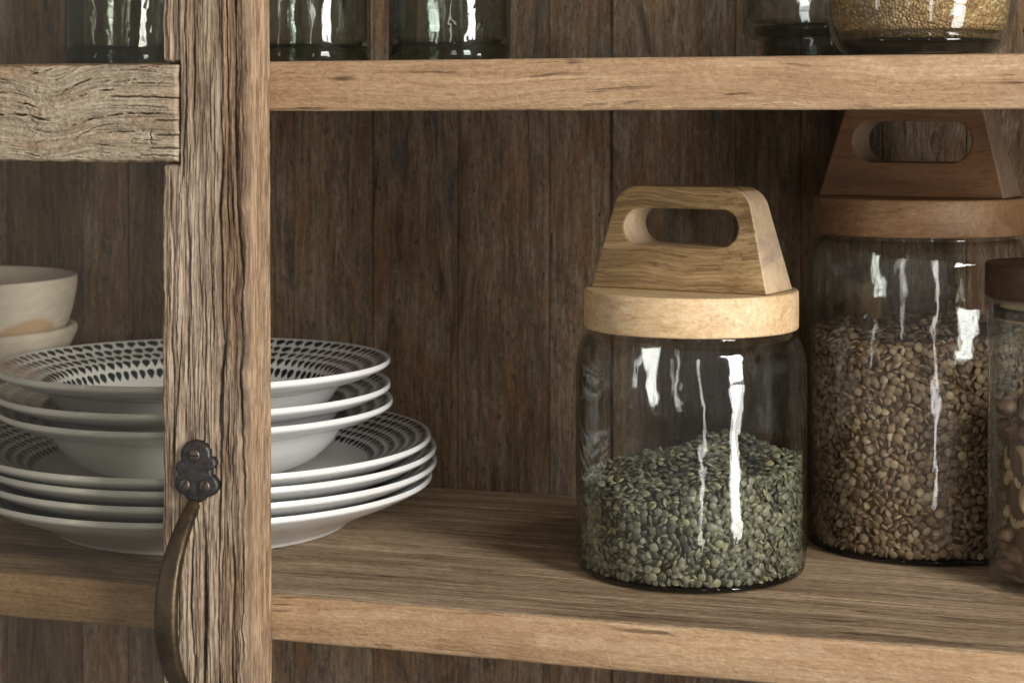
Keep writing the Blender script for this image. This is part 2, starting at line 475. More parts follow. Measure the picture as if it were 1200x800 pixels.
def seeds(name, stops, rough=.5):
    t = NT(name)
    a = t.attr('seed')
    n = t.noise(t.obj(), 700, 3, .6)
    col = t.ramp(t.math('MULTIPLY_ADD', n, .14, t.math('MULTIPLY_ADD', a, .95, -.05)), stops)
    return t.principled(Base_Color=col, Roughness=rough, Specular_IOR_Level=.4)
M['green_lentil'] = seeds('green lentil skin', [(0, (.042, .041, .029)), (.3, (.096, .094, .062)), (.6, (.158, .154, .100)), (.85, (.220, .214, .140)), (.96, (.28, .26, .155)), (1, (.40, .32, .13))], .40)
M['brown_lentil'] = seeds('brown lentil skin', [(0, (.120, .072, .040)), (.4, (.235, .152, .087)), (.8, (.325, .225, .135)), (.93, (.39, .29, .18)), (1, (.50, .40, .26))], .5)
M['cashew'] = seeds('cashew', [(0, (.28, .18, .09)), (.5, (.42, .295, .165)), (1, (.52, .39, .24))], .5)
M['nut'] = seeds('brown nut skin', [(0, (.085, .048, .028)), (.5, (.160, .094, .054)), (1, (.25, .16, .096))], .55)
def grainm():
    t = NT('golden grain')
    v = t.node('TexVoronoi', {'Vector': t.obj(), 'Scale': 620})
    sep = t.node('SeparateColor', {0: v.outputs['Color']})
    col = t.ramp(sep.outputs[0], [(0, (.17, .090, .028)), (.5, (.30, .175, .062)), (.85, (.43, .285, .125)), (1, (.58, .45, .25))])
    return t.principled(Base_Color=col, Roughness=.6, Normal=t.bump(t.math('MULTIPLY', v.outputs['Distance'], -1), .0016))
M['grain'] = grainm()

# ------------------------------------------------------------------ cabinet
YB = .323                                     # face of the back boards
XL, XR = -1.25, .55                          # run of the shelves
US_T, US_B = .3112, .2820                     # upper shelf lip
cab = thing('wooden_cabinet', 'weathered timber cabinet interior with two shelves and dark plank back', 'cabinet', (0, 0, -.35))
def local(me, dz=.35):
    me.transform(Matrix.Translation((0, 0, dz))); return me

def box_into(V, Fc, x0, x1, y0, y1, z0, z1):
    b = len(V)
    V += [(x0, y0, z0), (x1, y0, z0), (x1, y1, z0), (x0, y1, z0), (x0, y0, z1), (x1, y0, z1), (x1, y1, z1), (x0, y1, z1)]
    Fc += [tuple(b + i for i in f) for f in ((0, 3, 2, 1), (4, 5, 6, 7), (0, 1, 5, 4), (1, 2, 6, 5), (2, 3, 7, 6), (3, 0, 4, 7))]

# back boards: one panel of planks of uneven width
seams = [-420, -300, -190, -90, 8, 96, 150, 262, 345, 437, 537, 643, 719, 862, 938, 1034, 1132, 1240, 1330, 1430, 1540, 1650, 1760]
V, Fc, bd = [], [], []
for i in range(len(seams) - 1):
    x0, x1 = xat(seams[i], YB), xat(seams[i + 1], YB)
    pro = rng.uniform(-.0007, .0009)
    if i == 12: pro = -.0012
    if i == 11: pro = .0018
    if i in (14, 15): pro = .0
    n0 = len(V)
    # each plank a strip of short quads with slightly wandering edges
    zs = np.linspace(-.34, .62, 49)
    g = rng.uniform(.0001, .0004)
    j = rng.random()
    e0 = (fbm(zs * 9, np.full_like(zs, i * 3.3), 5) - .5) * .0008
    e1 = (fbm(zs * 9, np.full_like(zs, i * 3.3 + 1.7), 8) - .5) * .0008
    cols = 7
    for k, z in enumerate(zs):
        for c in range(cols):
            f = c / (cols - 1)
            xx = (x0 + g + e0[k]) * (1 - f) + (x1 - g + e1[k]) * f
            yy = YB + pro + (.0003 if c in (0, cols - 1) else 0)
            V.append((xx, yy, z))
        V.append((x1 - g + e1[k], YB + .016, z)); V.append((x0 + g + e0[k], YB + .016, z))
    w = cols + 2
    for k in range(len(zs) - 1):
        for c in range(w):
            c2 = (c + 1) % w
            Fc.append((n0 + k * w + c, n0 + k * w + c2, n0 + (k + 1) * w + c2, n0 + (k + 1) * w + c))
    bd += [j] * (len(V) - n0)
# a backing sheet behind the plank gaps
n0 = len(V); box_into(V, Fc, xat(-420, YB), xat(1760, YB), YB + .0165, YB + .022, -.34, .62); bd += [.2] * (len(V) - n0)
me = mesh('back_panel', V, Fc, smooth=False); fattr(me, 'board', bd); fix_normals(me); local(me)
obj('back_panel', me, M['back'], cab)

def shelf(name, z, lip_b, label):
    # boards of the top, running along x
    V, Fc, bd = [], [], []
    ys = [.0, .083, .171, .262, YB - .004]
    for i in range(4):
        y0, y1 = ys[i] + (.0003 if i else 0), ys[i + 1] - .0003
        n0 = len(V)
        box_into(V, Fc, XL, XR, y0, y1, z - .017, z - (0 if i % 2 else .0003)); bd += [.13 + .21 * i + z] * 8
    me = mesh(name, V, Fc, smooth=False); fattr(me, 'board', bd); local(me)
    s = obj('shelf', me, M['shelf_top'], cab); s['label'] = label
    bevel(s, .0006, 2)
    # front lip: a facing strip with a return under the boards, its edges worn uneven
    xs = np.linspace(XL, XR, 340)
    n1 = (fbm(xs * 26, xs * 0 + 1 + z, 3) - .5) * .0012
    n2 = (fbm(xs * 30, xs * 0 + 9 + z, 4) - .5) * .0014
    sec = []
    zt = z - .0006
    for k, x in enumerate(xs):
        a, b = n1[k], n2[k]
        sec.append([(x, -.0002, zt - .0002), (x, -.0012, zt + a * .35), (x, -.0020, zt - .0012 + a * .6), (x, -.0022, (zt + lip_b) / 2 + a * .3),
                    (x, -.0020, lip_b + .0015 + b), (x, -.0008, lip_b + b * .6), (x, .021, lip_b), (x, .021, z - .0173), (x, -.0002, z - .0173)])
    V = [p for r in sec for p in r]; m_ = 9; Fc = []
    for k in range(len(xs) - 1):
        for c in range(m_):
            c2 = (c + 1) % m_
            Fc.append((k * m_ + c, k * m_ + c2, (k + 1) * m_ + c2, (k + 1) * m_ + c))
    Fc += [tuple(range(m_)), tuple(range((len(xs) - 1) * m_, len(xs) * m_))[::-1]]
    me = mesh('shelf_edge', V, Fc, smooth=False); fix_normals(me); local(me)
    me.polygons.foreach_set('use_smooth', [True] * len(me.polygons))
    o = obj('shelf_edge', me, M['shelf_edge'], s)
shelf('shelf', 0.0, -.0270, 'lower shelf with greyed top boards')
shelf('shelf', US_T, US_B, 'upper shelf')
# ------------------------------------------------------------------ door: stile, rail, panes, pull handle
YF = -.0395; YK = -.0035                      # front and back of the door
DF = dep_at(240, YF)
xs0, xs1 = xat(190, YF), xat(285.5, YF)
W = xs1 - xs0
def dz_(py): return zat(py, DF)
door = thing('cabinet_door', 'weathered split timber door frame with glass panes and a bronze pull handle', 'door', (xs0, YF, -.1))
DO = Vector((xs0, YF, -.1))
rail_t, rail_b = zat(75, DF), zat(190.5, DF)

def stile():
    nu, ns, nb = 190, 46, 8
    zs = np.arange(-.115, .40, .00085)
    rows = len(zs)
    u = np.linspace(0, 1, nu)
    U, Z = np.meshgrid(u, zs)
    PX = 190 + U * 95.5
    PY = HZ + (H - Z) / DF * F
    X = U * W
    wan = (fbm(X * 40, Z * 6, 3, 3) - .5) * .0022      # grain wander
    Xw = X + wan
    f1 = fbm(Xw * 420, Z * 22, 11, 4, .62)
    f2 = fbm(Xw * 1150, Z * 75, 31, 3, .65)
    f3 = fbm(Xw * 130, Z * 7, 51, 4, .55)
    f4 = fbm(X * 420, Z * 300, 61, 3, .6)
    sp = np.clip(fbm(Xw * 620, Z * 16, 101, 3, .6) - .62, 0, 1)      # open fibres
    h = (f3 - .5) * .0026 + (f1 - .5) * .0017 + (f2 - .5) * .0008 + (f4 - .5) * .0006 - sp * .0038
    # splits and checks traced as paths: (py, px) pairs, width px, depth m
    cracks = [
        ([(-60, 252), (0, 252), (50, 253), (58, 257), (120, 256), (180, 258), (250, 256), (330, 258), (420, 259), (520, 255)], 1.9, .0085),
        ([(380, 262), (470, 259), (560, 258), (640, 257), (720, 256), (800, 257), (880, 258)], 1.6, .007),
        ([(-60, 273), (40, 274), (150, 272), (260, 276), (330, 282), (420, 279), (520, 281), (600, 283)], 1.5, .005),
        ([(195, 197), (215, 199), (232, 199), (300, 204), (400, 202), (470, 204), (560, 203)], 1.4, .006),
        ([(205, 217), (250, 219), (300, 222), (350, 221), (420, 220), (480, 218), (520, 216)], 1.5, .006),
        ([(-60, 226), (40, 227), (90, 228), (130, 225), (190, 228)], 1.2, .0035),
        ([(-60, 214), (50, 217), (120, 218), (180, 214), (230, 212)], 1.2, .004),
        ([(330, 240), (400, 241), (470, 239), (540, 240)], 1.0, .003),
        ([(600, 238), (650, 241), (700, 241), (760, 240), (830, 238)], 2.0, .008),
        ([(610, 228), (650, 226), (710, 224), (770, 228), (840, 226)], 1.2, .004),
        ([(-60, 264), (60, 264), (150, 266), (230, 263), (300, 268)], 1.1, .003),
        ([(500, 272), (600, 270), (680, 273), (760, 270), (860, 272)], 1.2, .0045),
        ([(250, 247), (300, 246), (380, 250), (430, 247)], .9, .003),
    ]
    for k in range(70):                              # short hairline checks
        p0 = rng.uniform(192, 283); y0 = rng.uniform(-40, 760); L = rng.uniform(25, 110)
        cracks.append(([(y0, p0), (y0 + L * .5, p0 + rng.normal(0, 1.2)), (y0 + L, p0 + rng.normal(0, 2))], rng.uniform(.5, .9), rng.uniform(.0015, .003)))
    cr = np.zeros_like(X)
    for path, wd, dp in cracks:
        ys = [p[0] for p in path]; xs_ = [p[1] for p in path]
        cx = np.interp(PY, ys, xs_) + (fbm(Z * 60, Z * 0 + dp * 9e3, 77, 5, .6) - .5) * 1.9
        env = np.clip((PY - ys[0]) / 25, 0, 1) * np.clip((ys[-1] - PY) / 25, 0, 1)
        env = env * np.clip(1.9 * fbm(Z * 34, Z * 0 + dp * 5e3, 78, 3) - .25, .12, 1.15)
        prof = np.exp(-((PX - cx) / wd) ** 2 / 1.2)
        h -= dp * .45 * env * prof
        cr = np.maximum(cr, np.clip(env * 1.0, 0, 1) * np.exp(-((PX - cx) / (wd * .6)) ** 2))
    # the strip right of the long split lies lower
    step = 1 / (1 + np.exp(-(PX - np.interp(PY, [0, 50, 60, 330, 420, 900], [253, 254, 258, 259, 262, 259])) / .7))
    h -= step * (.0022 * np.clip((560 - PY) / 250, .15, 1))
    tone = step * np.clip(.95 * np.clip((440 - PY) / 160, .35, 1), 0, 1)
    tone = np.clip(tone + (fbm(Xw * 70, Z * 5, 91) - .52) * 1.5, 0, 1)
    h *= np.clip(U / .02, 0, 1) * .5 + .5
    # housing cut for the rail's tenon
    rl = np.interp(PY, [-60, 70, 74, 191, 195, 900], [0, 0, 1, 1, 0, 0])
    inn = rl * np.clip((211.5 - PX) / .6, 0, 1)
    hn = h * (1 - inn) - .008 * inn
    V = np.zeros((rows, 0, 3))
    wob_l = (fbm(Z[:, 0] * 60, Z[:, 0] * 0 + 3, 5) - .5) * .0022
    wob_r = (fbm(Z[:, 0] * 45, Z[:, 0] * 0 + 7, 6, 4, .6) - .5) * .0046
    lean = (zs - .25) * -.0035
    Xf = X + (wob_l[:, None] * (1 - U) ** 6) + ((wob_r + lean)[:, None] * U ** 8)
    rnd = .0018 * (np.clip(1 - U / .03, 0, 1) ** 2 + np.clip(1 - (1 - U) / .02, 0, 1) ** 2)
    Vf = np.stack([Xf, -hn + rnd, Z - DO.z], -1)
    # right side: smooth planed face
    s = np.linspace(0, 1, ns + 1)[1:]
    S, Z2 = np.meshgrid(s, zs)
    edge = np.clip(1 - S / .12, 0, 1)
    g1 = fbm(S * 24 + (fbm(S * 3, Z2 * 12, 4) - .5) * 5, Z2 * 55, 21, 4, .7)
    chip = np.clip(fbm(S * 4, Z2 * 26, 23, 4) - .5, 0, 1) * edge * .010
    xo = W + (wob_r + lean)[:, None] * (edge ** .5) + lean[:, None] * (1 - edge ** .5) + (g1 - .5) * .0006 - chip * .9
    y_end = YK - YF
    yo = (-hn[:, -1:] + rnd[:, -1:]) * (1 - S) + y_end * S
    Vs = np.stack([xo, yo, Z2 - DO.z], -1)
    b = np.linspace(0, 1, nb + 1)[1:]
    B, Z3 = np.meshgrid(b, zs)
    Vb = np.stack([W * (1 - B), B * 0 + y_end, Z3 - DO.z], -1)
    l = np.linspace(0, 1, 14)[1:-1]
    L, Z4 = np.meshgrid(l, zs)
    Vl = np.stack([L * 0 + wob_l[:, None] * L, y_end * (1 - L) + Vf[:, :1, 1] * L, Z4 - DO.z], -1)
    Vall = np.concatenate([Vf, Vs, Vb, Vl], 1)
    n = Vall.shape[1]
    fib = np.concatenate([np.clip(.5 + (f1 - .5) * 1.5 + (f2 - .5) * 1.1 + (f3 - .5) * .5 + (f4 - .5) * .4 - sp * 1.5, 0, 1), g1, B * 0 + .5, L * 0 + .5], 1)
    tn = np.concatenate([tone, S * 0 + .5, B * 0 + .5, L * 0 + .4], 1)
    ck = np.concatenate([cr * .9 * (1 - inn), S * 0, B * 0, L * 0], 1)
    cl_e = np.clip((S - .06 - .30 * (fbm(Z2 * 30, S * 2, 66, 4) - .35)) / .12, 0, 1) * np.clip(1.25 - .9 * np.clip(fbm(S * 7, Z2 * 16, 67, 4) - .45, 0, 1) * 4, .3, 1)
    cl = np.concatenate([X * 0, cl_e, B * 0, L * 0], 1)
    Fc = []
    for r in range(rows - 1):
        o = r * n
        for c in range(n):
            c2 = (c + 1) % n
            Fc.append((o + c, o + c2, o + n + c2, o + n + c))
    Fc.append(tuple(range(n))[::-1]); Fc.append(tuple((rows - 1) * n + i for i in range(n)))
    me = mesh('stile', Vall.reshape(-1, 3), Fc)
    for nm, a in (('fibre', fib), ('tone', tn), ('crack', ck), ('clean', cl)): fattr(me, nm, a.reshape(-1))
    return me
obj('stile', stile(), M['stile'], door)

def rail():
    x_l = xat(-190, YF) ; x_r = xat(208.6, YF)
    yf = -.0012
    nx = 560; nz = 190
    xs = np.linspace(x_l, x_r, nx); v = np.linspace(0, 1, nz)
    XX, VV = np.meshgrid(xs, v)
    # photo coordinates of the grid, in the enlarged crop the paths were read from
    lo, hi = -190.0, 208.6
    dep = (YF + D)
    # column of each x
    k = np.array([(CT * x + ST * dep) / (-ST * x + CT * dep) * F + 600 for x in xs])
    kd = np.array([-ST * x + CT * dep for x in xs])
    ZZ = rail_b + (rail_t - rail_b) * VV
    CX = np.broadcast_to(k, XX.shape) * 5.455
    CY = (HZ + (H - ZZ) / np.broadcast_to(kd, XX.shape) * F - 60) * 5.455
    dip = 105 * np.exp(-((CX - 320) / 215) ** 2) * np.clip(1.25 - CY / 900, .3, 1.2) + 30 * np.sin(CX / 260 + 2) * np.exp(-((CX + 100) / 500) ** 2)
    G = CY - dip
    n1 = fbm(CX / 420, G / 17, 3, 4, .6)
    n2 = fbm(CX / 120, G / 6, 13, 3, .6)
    n3 = fbm(CX / 300, G / 60, 23, 3, .5)
    n4 = fbm(CX / 26, CY / 20, 33, 3, .6)
    knot = np.exp(-(((CX - 250) / 150) ** 2 + ((CY - 380) / 220) ** 2))
    n5 = fbm(CX / 14, CY / 9, 37, 3, .65)
    h = (n1 - .5) * .0013 + (n2 - .5) * .0007 + (n3 - .5) * .0028 + (n4 - .5) * (.0005 + .0012 * knot) + (n5 - .5) * .00035
    P = [
        ([(180, 160), (290, 130), (380, 92)], 5), ([(350, 195), (420, 160), (500, 115)], 4), ([(385, 268), (510, 210), (620, 160)], 5),
        ([(415, 328), (530, 285), (640, 258), (740, 245)], 6), ([(605, 208), (710, 185)], 5), ([(705, 200), (800, 190), (910, 172)], 5),
        ([(690, 290), (830, 290), (980, 292), (1130, 302)], 6), ([(365, 450), (440, 430)], 6),
        ([(440, 488), (560, 442), (680, 412), (830, 400), (980, 398), (1060, 396)], 6), ([(590, 525), (700, 522), (800, 515), (970, 512)], 5),
        ([(975, 538), (1120, 536)], 6), ([(940, 620), (1040, 622), (1140, 620)], 5), ([(560, 592), (650, 598), (760, 608)], 4),
        ([(860, 102), (960, 100), (1060, 102)], 4), ([(830, 207), (960, 203), (1060, 206)], 5), ([(70, 230), (150, 255)], 6),
        ([(100, 325), (180, 340), (260, 365)], 6), ([(-400, 380), (-150, 415), (0, 405), (110, 405), (200, 410), (250, 430), (320, 445)], 7),
        ([(-60, 255), (0, 268), (60, 270)], 6), ([(140, 640), (240, 670), (330, 660)], 4), ([(450, 672), (600, 680)], 4),
        ([(-80, 150), (0, 175), (60, 195)], 5), ([(980, 440), (1060, 440), (1140, 440)], 5), ([(180, 485), (260, 510), (330, 520)], 4),
        ([(-700, 250), (-500, 240), (-300, 275)], 6), ([(-900, 500), (-600, 520), (-350, 505)], 6),
        ([(620, 360), (760, 345), (900, 350), (1080, 365)], 3), ([(480, 560), (620, 480), (760, 460), (930, 455)], 3),
        ([(760, 570), (900, 560), (1050, 575)], 3), ([(700, 130), (830, 122), (980, 130), (1090, 150)], 3),
        ([(880, 660), (990, 665), (1120, 672)], 4), ([(560, 640), (700, 650), (830, 652)], 3), ([(170, 570), (240, 580), (300, 560)], 3),
    ]
    PV = [([(505, 970), (530, 962), (560, 968), (600, 975)], 4)]
    cr = np.zeros_like(XX)
    for path, wd in P:
        xs_ = [p[0] for p in path]; ys = [p[1] for p in path]
        cy = np.interp(CX, xs_, ys) + (fbm(CX / 45, CX * 0 + wd * 3 + xs_[0], 71, 4, .6) - .5) * 13
        env = np.clip((CX - xs_[0]) / 60, 0, 1) * np.clip((xs_[-1] - CX) / 60, 0, 1) * np.clip(2.2 * fbm(CX / 38, CX * 0 + ys[0], 72, 3) - .35, .1, 1.2)
        if xs_[-1] > 1100: env = np.clip((CX - xs_[0]) / 35, 0, 1)
        d = (CY - cy)
        h -= (.0007 * wd) * env * np.exp(-(d / (wd * .75)) ** 2)
        h += .0006 * env * np.exp(-((d - 12) / 9) ** 2)
        cr = np.maximum(cr, env * np.exp(-(d / (wd * .55)) ** 2))
    for path, wd in PV:
        ys = [p[0] for p in path]; xs_ = [p[1] for p in path]
        cx = np.interp(CY, ys, xs_) + (fbm(CY / 25, CY * 0 + xs_[0], 73) - .5) * 16
        env = np.clip((CY - ys[0]) / 15, 0, 1) * np.clip((ys[-1] - CY) / 15, 0, 1)
        h -= .0007 * wd * env * np.exp(-((CX - cx) / wd) ** 2); cr = np.maximum(cr, env * np.exp(-((CX - cx) / (wd * .7)) ** 2))
    tone = np.clip((fbm(CX / 230, G / 90, 43, 3) - .45) * 1.6 + np.exp(-((CX - 60) / 200) ** 2 - ((CY - 130) / 60) ** 2) * .8, 0, 1)
    e = np.minimum(VV, 1 - VV)
    rnd = .0030 * np.clip(1 - e / .035, 0, 1) ** 2
    ex = (XX.max() - XX)
    rnd = rnd + .0020 * np.clip(1 - ex / .0016, 0, 1) ** 2
    clean = np.clip(1 - e / .03, 0, 1) * .8
    ztop = (fbm(CX / 60, CX * 0, 81) - .5) * .0012
    ZZ = ZZ + ztop * (VV - .5) * 2 * np.clip(1 - e / .1, 0, 1)
    xend = XX + (fbm(CY / 40, CY * 0, 85, 3) - .5) * .0016 * np.clip(1 - ex / .004, 0, 1)
    Vf = np.stack([xend - DO.x, yf - h + rnd, ZZ - DO.z], -1)
    back = np.stack([xend - DO.x, XX * 0 + .0260, ZZ - DO.z], -1)
    bi = np.linspace(0, nz - 1, 2).astype(int)
    V = list(Vf.reshape(-1, 3)); Fc = []
    for r in range(nz - 1):
        for c in range(nx - 1):
            a = r * nx + c
            Fc.append((a, a + 1, a + nx + 1, a + nx))
    n0 = len(V)
    V += [tuple(back[0, c]) for c in range(nx)] + [tuple(back[-1, c]) for c in range(nx)]
    for c in range(nx - 1):
        Fc.append((c + 1, c, n0 + c, n0 + c + 1))                                        # bottom
        t0 = (nz - 1) * nx
        Fc.append((t0 + c, t0 + c + 1, n0 + nx + c + 1, n0 + nx + c))                    # top
        Fc.append((n0 + c + 1, n0 + c, n0 + nx + c, n0 + nx + c + 1))                    # back
    Fc.append(tuple([n0 + nx - 1] + [n0 + 2 * nx - 1] + [r * nx + nx - 1 for r in range(nz - 1, -1, -1)]))
    Fc.append(tuple([n0] + [r * nx for r in range(nz)] + [n0 + nx]))
    me = mesh('cross_rail', V, Fc)
    z0 = [0.3] * (2 * nx)
    fattr(me, 'fibre', list(np.clip(.55 + (n1 - .5) * 1.0 + (n2 - .5) * .9 + (n4 - .5) * .6 + (n5 - .5) * .6, 0, 1).reshape(-1)) + [.5] * (2 * nx))
    fattr(me, 'tone', list(tone.reshape(-1)) + [.6] * (2 * nx))
    fattr(me, 'crack', list(np.clip(cr * .95, 0, 1).reshape(-1)) + [0] * (2 * nx))
    fattr(me, 'clean', list(clean.reshape(-1)) + [1] * (2 * nx))
    return me, x_l
rme, rx = rail()
obj('cross_rail', rme, M['rail'], door)

# glass panes above and below the rail, held in the frame's rebate
for z0, z1 in ((rail_t + .0004, .398), (-.112, rail_b - .0004)):
    V, Fc = [], []
    box_into(V, Fc, rx - DO.x, -.0006, .0270, .0300, z0 - DO.z, z1 - DO.z)
    obj('glass_pane', mesh('glass_pane', V, Fc, False), M['pane'], door)

# pull handle: cast backplates, screws, bowed strap
SC = F / DF
def hx(px): return (px - 190) / 95.5 * W
def plate_mesh(flip=False):
    # union outline of lobes, as a star-shaped curve about the centre
    lob = [(232, 532, 17), (220, 567, 13), (244, 567, 14), (232, 574, 14.5), (248, 541, 7.6), (216.5, 548, 8), (232, 552, 18.5)]
    c0 = (231, 552)
    pts = []
    for k in range(140):
        a = 2 * math.pi * k / 140
        best = 3
        for lx, ly, lr in lob:
            dx, dy = lx - c0[0], ly - c0[1]
            b = dx * math.cos(a) + dy * math.sin(a); cc = dx * dx + dy * dy - lr * lr
            disc = b * b - cc
            if disc >= 0: best = max(best, b + math.sqrt(disc))
        pts.append((c0[0] + best * math.cos(a), c0[1] + best * math.sin(a)))
    V, Fc = [], []
    n = len(pts)
    lay = [(1.0, 0.0025), (1.0, -.0022), (.955, -.0034), (.86, -.0037), (.5, -.0040)]
    for s, y in lay:
        for px, py in pts:
            qx = c0[0] + (px - c0[0]) * s; qy = c0[1] + (py - c0[1]) * s
            if flip: qy = 2 * 706 - qy
            V.append((hx(qx), y, zat(qy, DF) - DO.z))
    for i in range(len(lay) - 1):
        for k in range(n):
            k2 = (k + 1) % n
            Fc.append((i * n + k, i * n + k2, (i + 1) * n + k2, (i + 1) * n + k))
    Fc.append(tuple(range(n))[::-1]); Fc.append(tuple((len(lay) - 1) * n + k for k in range(n)))
    me = mesh('handle_plate', V, Fc); fix_normals(me); return me
def strap_mesh():
    z_mid = zat(706, DF); half = z_mid - zat(590, DF); half = abs(half)
    V, Fc = [], []
    N = 46; n = 12
    for i in range(N + 1):
        s = -1 + 2 * i / N                                  # -1 top, 1 bottom
        z = z_mid - s * half
        out = .0335 * (1 - abs(s) ** 2.3) + .0030
        wid = .0037 + .0028 * (1 - abs(s) ** 2.0)            # half width... full width later
        th = .0052 + .0010 * (1 - abs(s))
        if abs(s) > .96: wid = .0036
        # tangent for the strap's thickness direction
        dout = -.0335 * 2.3 * abs(s) ** 1.3 * (1 if s > 0 else -1) / half
        ty, tz = -dout, -1.0
        L = math.hypot(ty, tz); ny, nz_ = tz / L, -ty / L
        for k in range(n):
            a = 2 * math.pi * k / n + math.pi / n
            ca, sa = math.cos(a), math.sin(a)
            sx = math.copysign(abs(ca) ** .35, ca) * wid
            so = math.copysign(abs(sa) ** .5, sa) * th / 2
            so += .0008 * (1 - (abs(ca) ** .7)) * (1 if sa > 0 else 0)
            V.append((hx(231) + sx - .0003, -out + ny * so, z + nz_ * so - DO.z))
    for i in range(N):
        for k in range(n):
            k2 = (k + 1) % n
            Fc.append((i * n + k, i * n + k2, (i + 1) * n + k2, (i + 1) * n + k))
    Fc.append(tuple(range(n))[::-1]); Fc.append(tuple(N * n + k for k in range(n)))
    me = mesh('handle_strap', V, Fc); fix_normals(me); return me
hs = obj('handle', strap_mesh(), M['bronze'], door)
obj('backplate', plate_mesh(), M['iron'], hs)
obj('backplate', plate_mesh(True), M['iron'], hs)
for px, py, an in ((231.5, 532.5, 2), (220, 568, 50), (243.5, 568, 62)):
    prof = [(0, -.0010), (.0033, -.0010), (.0037, .0000), (.0035, .0006), (.0027, .0010), (0, .0013)]
    me = lathe('screw', prof, 40)
    bm = bmesh.new(); bm.from_mesh(me)
    mi0 = len(bm.faces)
    sl = bmesh.ops.create_cube(bm, size=1.0)
    bmesh.ops.scale(bm, vec=(.0064, .0010, .0007), verts=sl['verts'])
    bmesh.ops.translate(bm, vec=(0, 0, .00108), verts=sl['verts'])
    bm.faces.ensure_lookup_table()
    for f in bm.faces:
        if f.index >= mi0 or any(v in sl['verts'] for v in f.verts): f.material_index = 1
    bm.to_mesh(me); bm.free()
    me.transform(Matrix.Rotation(R(90), 4, 'X') @ Matrix.Rotation(R(an), 4, 'Z'))
    s = obj('screw', me, [M['screw'], M['slot']], hs, (hx(px), -.0041, zat(py, DF) - DO.z))

# ------------------------------------------------------------------ lidded storage jars
def handle_mesh(lb, lt, tb, tt, h, hole_w, hole_h, hole_z, rad):
    """Wooden grip: tapered trapezoid with rounded top corners and a slot. Materials: 0 faces, 1 ends and slot."""
    def outer():
        pts = [(-lb / 2, 0), (lb / 2, 0)]
        # rounded top-right then top-left corners
        def corner(p, a, b, r, n=12):
            p, a, b = map(lambda q: np.array(q, float), (p, a, b))
            u = (a - p) / np.linalg.norm(a - p); w = (b - p) / np.linalg.norm(b - p)
            ang = math.acos(float(u @ w)); dd = r / math.tan(ang / 2)
            s, e = p + u * dd, p + w * dd
            bis = (u + w) / np.linalg.norm(u + w); cc = p + bis * (r / math.sin(ang / 2))
            a0 = math.atan2(*(s - cc)[::-1]); a1 = math.atan2(*(e - cc)[::-1])
            da = (a1 - a0 + math.pi) % (2 * math.pi) - math.pi
            return [tuple(cc + r * np.array([math.cos(a0 + da * k / n), math.sin(a0 + da * k / n)])) for k in range(n + 1)]
        pts += corner((lt / 2, h), (lb / 2, 0), (-lt / 2, h), rad)
        pts += corner((-lt / 2, h), (lt / 2, h), (-lb / 2, 0), rad)
        return pts
    def inner():
        r = hole_h / 2; c = hole_w / 2 - r; pts = []
        for k in range(17):
            a = -math.pi / 2 + math.pi * k / 16; pts.append((c + r * math.cos(a), hole_z + r * math.sin(a)))
        for k in range(17):
            a = math.pi / 2 + math.pi * k / 16; pts.append((-c + r * math.cos(a), hole_z + r * math.sin(a)))
        return pts
    O, I = outer(), inner()
    c0 = (0, hole_z)
    def ray(poly, a):
        dx, dy = math.cos(a), math.sin(a); best = 0
        for i in range(len(poly)):
            (x1, y1), (x2, y2) = poly[i], poly[(i + 1) % len(poly)]
            x1 -= c0[0]; x2 -= c0[0]; y1 -= c0[1]; y2 -= c0[1]
            ex, ey = x2 - x1, y2 - y1
            den = dx * ey - dy * ex
            if abs(den) < 1e-12: continue
            tt_ = (x1 * ey - y1 * ex) / den; s = (x1 * dy - y1 * dx) / den
            if -1e-6 <= s <= 1 + 1e-6 and tt_ > best: best = tt_
        return (c0[0] + dx * best, c0[1] + dy * best)
    angs = [2 * math.pi * k / 120 for k in range(120)] + [math.atan2(p[1] - hole_z, p[0]) % (2 * math.pi) for p in O + I]
    angs = sorted(set(round(a, 5) for a in angs))
    aa = [angs[0]]
    crn = [round(math.atan2(-hole_z, s * lb / 2) % (2 * math.pi), 5) for s in (1, -1)]
    for a in angs[1:]:
        if a - aa[-1] > .006: aa.append(a)
        elif a in crn: aa[-1] = a
    OO = [ray(O, a) for a in aa]; II = [ray(I, a) for a in aa]
    n = len(aa)
    def th(z): return (tb + (tt - tb) * z / h) / 2
    V = []
    for s in (-1, 1):
        for loop in (OO, [( (o[0]+i[0])/2, (o[1]+i[1])/2) for o, i in zip(OO, II)], II):
            for x, z in loop: V.append((x, s * th(z), z))
    Fc, mi = [], []
    for k in range(n):
        k2 = (k + 1) % n
        for l in (0, 1):
            Fc.append((l * n + k, l * n + k2, (l + 1) * n + k2, (l + 1) * n + k)); mi.append(0)
            b = 3 * n
            Fc.append((b + l * n + k2, b + l * n + k, b + (l + 1) * n + k, b + (l + 1) * n + k2)); mi.append(0)
        Fc.append((k2, k, 3 * n + k, 3 * n + k2))
        zc = (OO[k][1] + OO[k2][1]) / 2; mi.append(1 if .0005 < zc < h - .002 else 0)
        Fc.append((2 * n + k, 2 * n + k2, 5 * n + k2, 5 * n + k)); mi.append(1)
    me = mesh('lid_handle', V, Fc, smooth=False, mi=mi); fix_normals(me)
    return me

